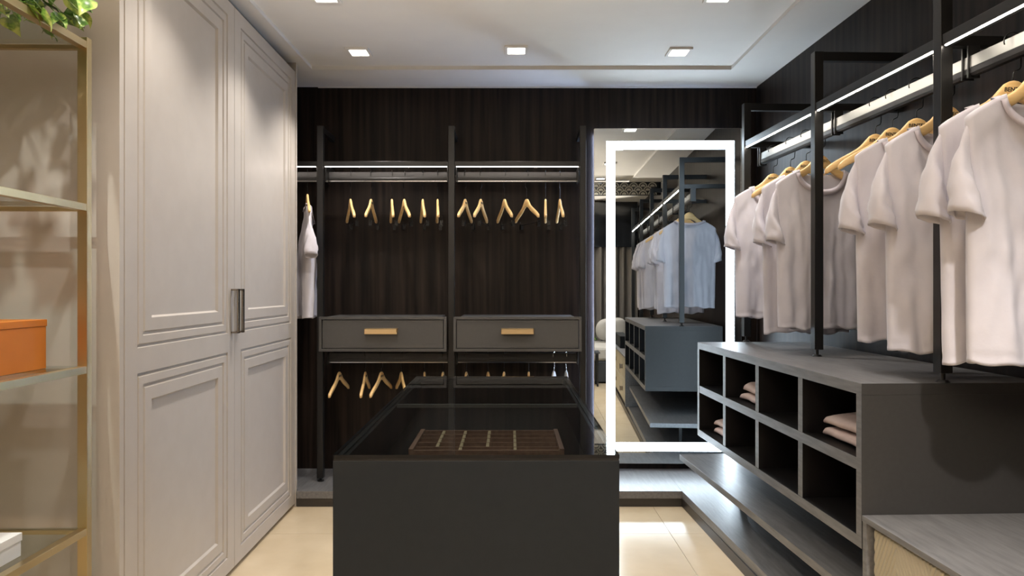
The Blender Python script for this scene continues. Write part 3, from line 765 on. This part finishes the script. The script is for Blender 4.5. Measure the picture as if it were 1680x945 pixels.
for (tx, ty, tz) in targets:
    P0 = Vector((rnd.uniform(-.03, .03), rnd.uniform(-.03, .03), .09)); P3 = Vector((tx, ty, tz))
    P1 = P0+Vector((tx*.2, ty*.2, .16+rnd.uniform(0, .05))); P2 = P3+Vector((-tx*.15, -ty*.1, .07))
    pts = []
    for i in range(9):
        t = i/8; p = P0*(1-t)**3+P1*3*t*(1-t)**2+P2*3*t*t*(1-t)+P3*t**3; pts.append(p)
    stems.tube(pts, .0016, 5)
    for i in (3, 4, 5, 6, 7, 8, 8):
        if rnd.random() < .22: continue
        o = link('leaf', leafs[0], pp)
        s_ = rnd.uniform(.65, 1.12); o.scale = (s_, s_, s_)
        o.location = pts[i]+Vector((rnd.uniform(-.012, .012), rnd.uniform(-.012, .012), rnd.uniform(-.006, .012)))
        o.rotation_euler = (rnd.uniform(-1.25, .0), rnd.uniform(-.6, .6), rnd.uniform(-PI, PI)); nleaf += 1
part('stem', stems, M['stem'], pp, 0, True)

# ------------------------------------------------------------------ room behind the camera (seen in the mirror)
bm_ = thing('ceiling_beam', 'dropped beam with cream scallop pattern seen in the mirror', 'beam', (.6, .42, 2.49))
part('beam_body', MB().box(-.2, 1.15, -.06, 0, 0, CEIL-2.49), M['darkpanel'], bm_)
scp = MB()
def arc_band(cx_, cz, r0, r1, m_=0):
    n = 12
    for i in range(n):
        a0, a1 = PI*i/n, PI*(i+1)/n; vs = []
        for yy in (.001, .004):
            vs += [(cx_+r0*math.cos(a0), yy, cz+r0*math.sin(a0)), (cx_+r1*math.cos(a0), yy, cz+r1*math.sin(a0)), (cx_+r1*math.cos(a1), yy, cz+r1*math.sin(a1)), (cx_+r0*math.cos(a1), yy, cz+r0*math.sin(a1))]
        scp.add(vs, [(0, 1, 2, 3), (4, 7, 6, 5), (0, 4, 5, 1), (1, 5, 6, 2), (2, 6, 7, 3), (3, 7, 4, 0)])
for row in range(3):
    for i in range(11):
        cxx = -.14+i*.118+(.059 if row % 2 else 0); cz = .004+row*.050
        if cxx > 1.09: continue
        arc_band(cxx, cz, .042, .056); arc_band(cxx, cz, .0, .030)
part('scallop_pattern', scp, M['scalp'], bm_)['kind'] = 'stuff'
struct('trim_2', MB().box(-.1, 1.75, -1.62, -1.55, 1.95, CEIL), M['darkpanel'])
cur = thing('curtain', 'taupe floor-length curtain behind the bed seen in the mirror', 'curtain', (.85, -1.58, 0))
cm = MB(); vs = []; n = 240
for j in range(13):
    for i in range(n+1):
        x = -1.0+1.9*i/n; vs.append((x, .035*math.sin(i*.42)+.012*math.sin(i*.19+1), .02+1.93*j/12))
cm.add(vs, [(j*(n+1)+i, j*(n+1)+i+1, (j+1)*(n+1)+i+1, (j+1)*(n+1)+i) for j in range(12) for i in range(n)])
part('cloth', cm, M['curtain'], cur, 0, True)
bed = thing('bed', 'bed with grey base and pale bedding seen in the mirror', 'bed', (1.05, -.85, 0))
part('bed_base', MB().box(-.55, .62, -.60, .55, .02, .30), M['bedbase'], bed, .01)
part('mattress', MB().box(-.54, .61, -.59, .54, .302, .50), M['bedding'], bed, .04)
def pillow(x, y, z, rot, label, s=(.24, .09, .17)):
    m = MB(); rings = []; n = 16
    for i in range(n+1):
        th = -PI/2+PI*i/n; c_ = abs(math.cos(th))**.5; rings.append([(s[0]*c_*math.copysign(abs(math.cos(p))**.6, math.cos(p)), s[1]*c_*math.sin(p)*.9, s[2]*math.sin(th)) for p in [2*PI*k/24 for k in range(24)]])
    o = link('pillow', m.loft(rings, True).mesh('pillow', M['bedding'], True), None, 0, (x, y, z), rot); tag(o, label, 'pillow', 'pillows on the bed')
pillow(.80, -1.14, .70, (-.35, .1, .1), 'pale pillow at the open side of the bed')
pillow(1.30, -1.14, .70, (-.35, -.1, -.1), 'pale pillow nearer the right wall on the bed')
ns = thing('nightstand', 'small dark nightstand between bed and drawer unit', 'table', (.86, -.12, 0))
part('top', MB().box(-.16, .16, -.14, .14, .44, .46), M['bedbase'], ns, .002)
for sx_ in (-1, 1):
    for sy_ in (-1, 1): part('leg', MB().box(sx_*.13-.012, sx_*.13+.012, sy_*.11-.012, sy_*.11+.012, 0, .44), M['black'], ns)
fp = thing('potted_fern', 'small green fern in a pot on the nightstand', 'plant', (.90, -.12, .461))
part('pot', MB().cyl(0, 0, 0, .12, .045, 20, 0, .06), M['bedbase'], fp)
fr3 = MB()
for k in range(26):
    a = rnd.uniform(0, 2*PI); l_ = rnd.uniform(.07, .13)
    fr3.tube([(0, 0, .12), (l_*.5*math.cos(a), l_*.5*math.sin(a), .12+.07), (l_*math.cos(a), l_*math.sin(a), .12+.03)], [.004, .012, .002], 4)
part('fronds', fr3, M['leaf'], fp)
print('leaves', nleaf)

for (x, y, a, p), lab in zip(UPL_FILL, ('added tall black uplighter floor lamp standing behind the island walkway', 'added tall black uplighter floor lamp standing near the curtain')):
    fl_ = thing('added_floor_lamp', lab, 'lamp', (x, y, 0))  # added lamp body for the ceiling fill light
    part('base', MB().cyl(0, 0, .001, .02, .13, 32), M['black'], fl_, .002)
    part('pole', MB().cyl(0, 0, .02, 1.66, .011, 16), M['black'], fl_)
    bw = MB(); bw.loft([[(r_*math.cos(2*PI*j/32), r_*math.sin(2*PI*j/32), z) for j in range(32)] for r_, z in ((.015, 1.66), (.09, 1.69), (.14, 1.74), (.145, 1.745), (.085, 1.70), (.0, 1.68))], False)
    part('lamp_shade', bw, M['black'], fl_, 0, True)
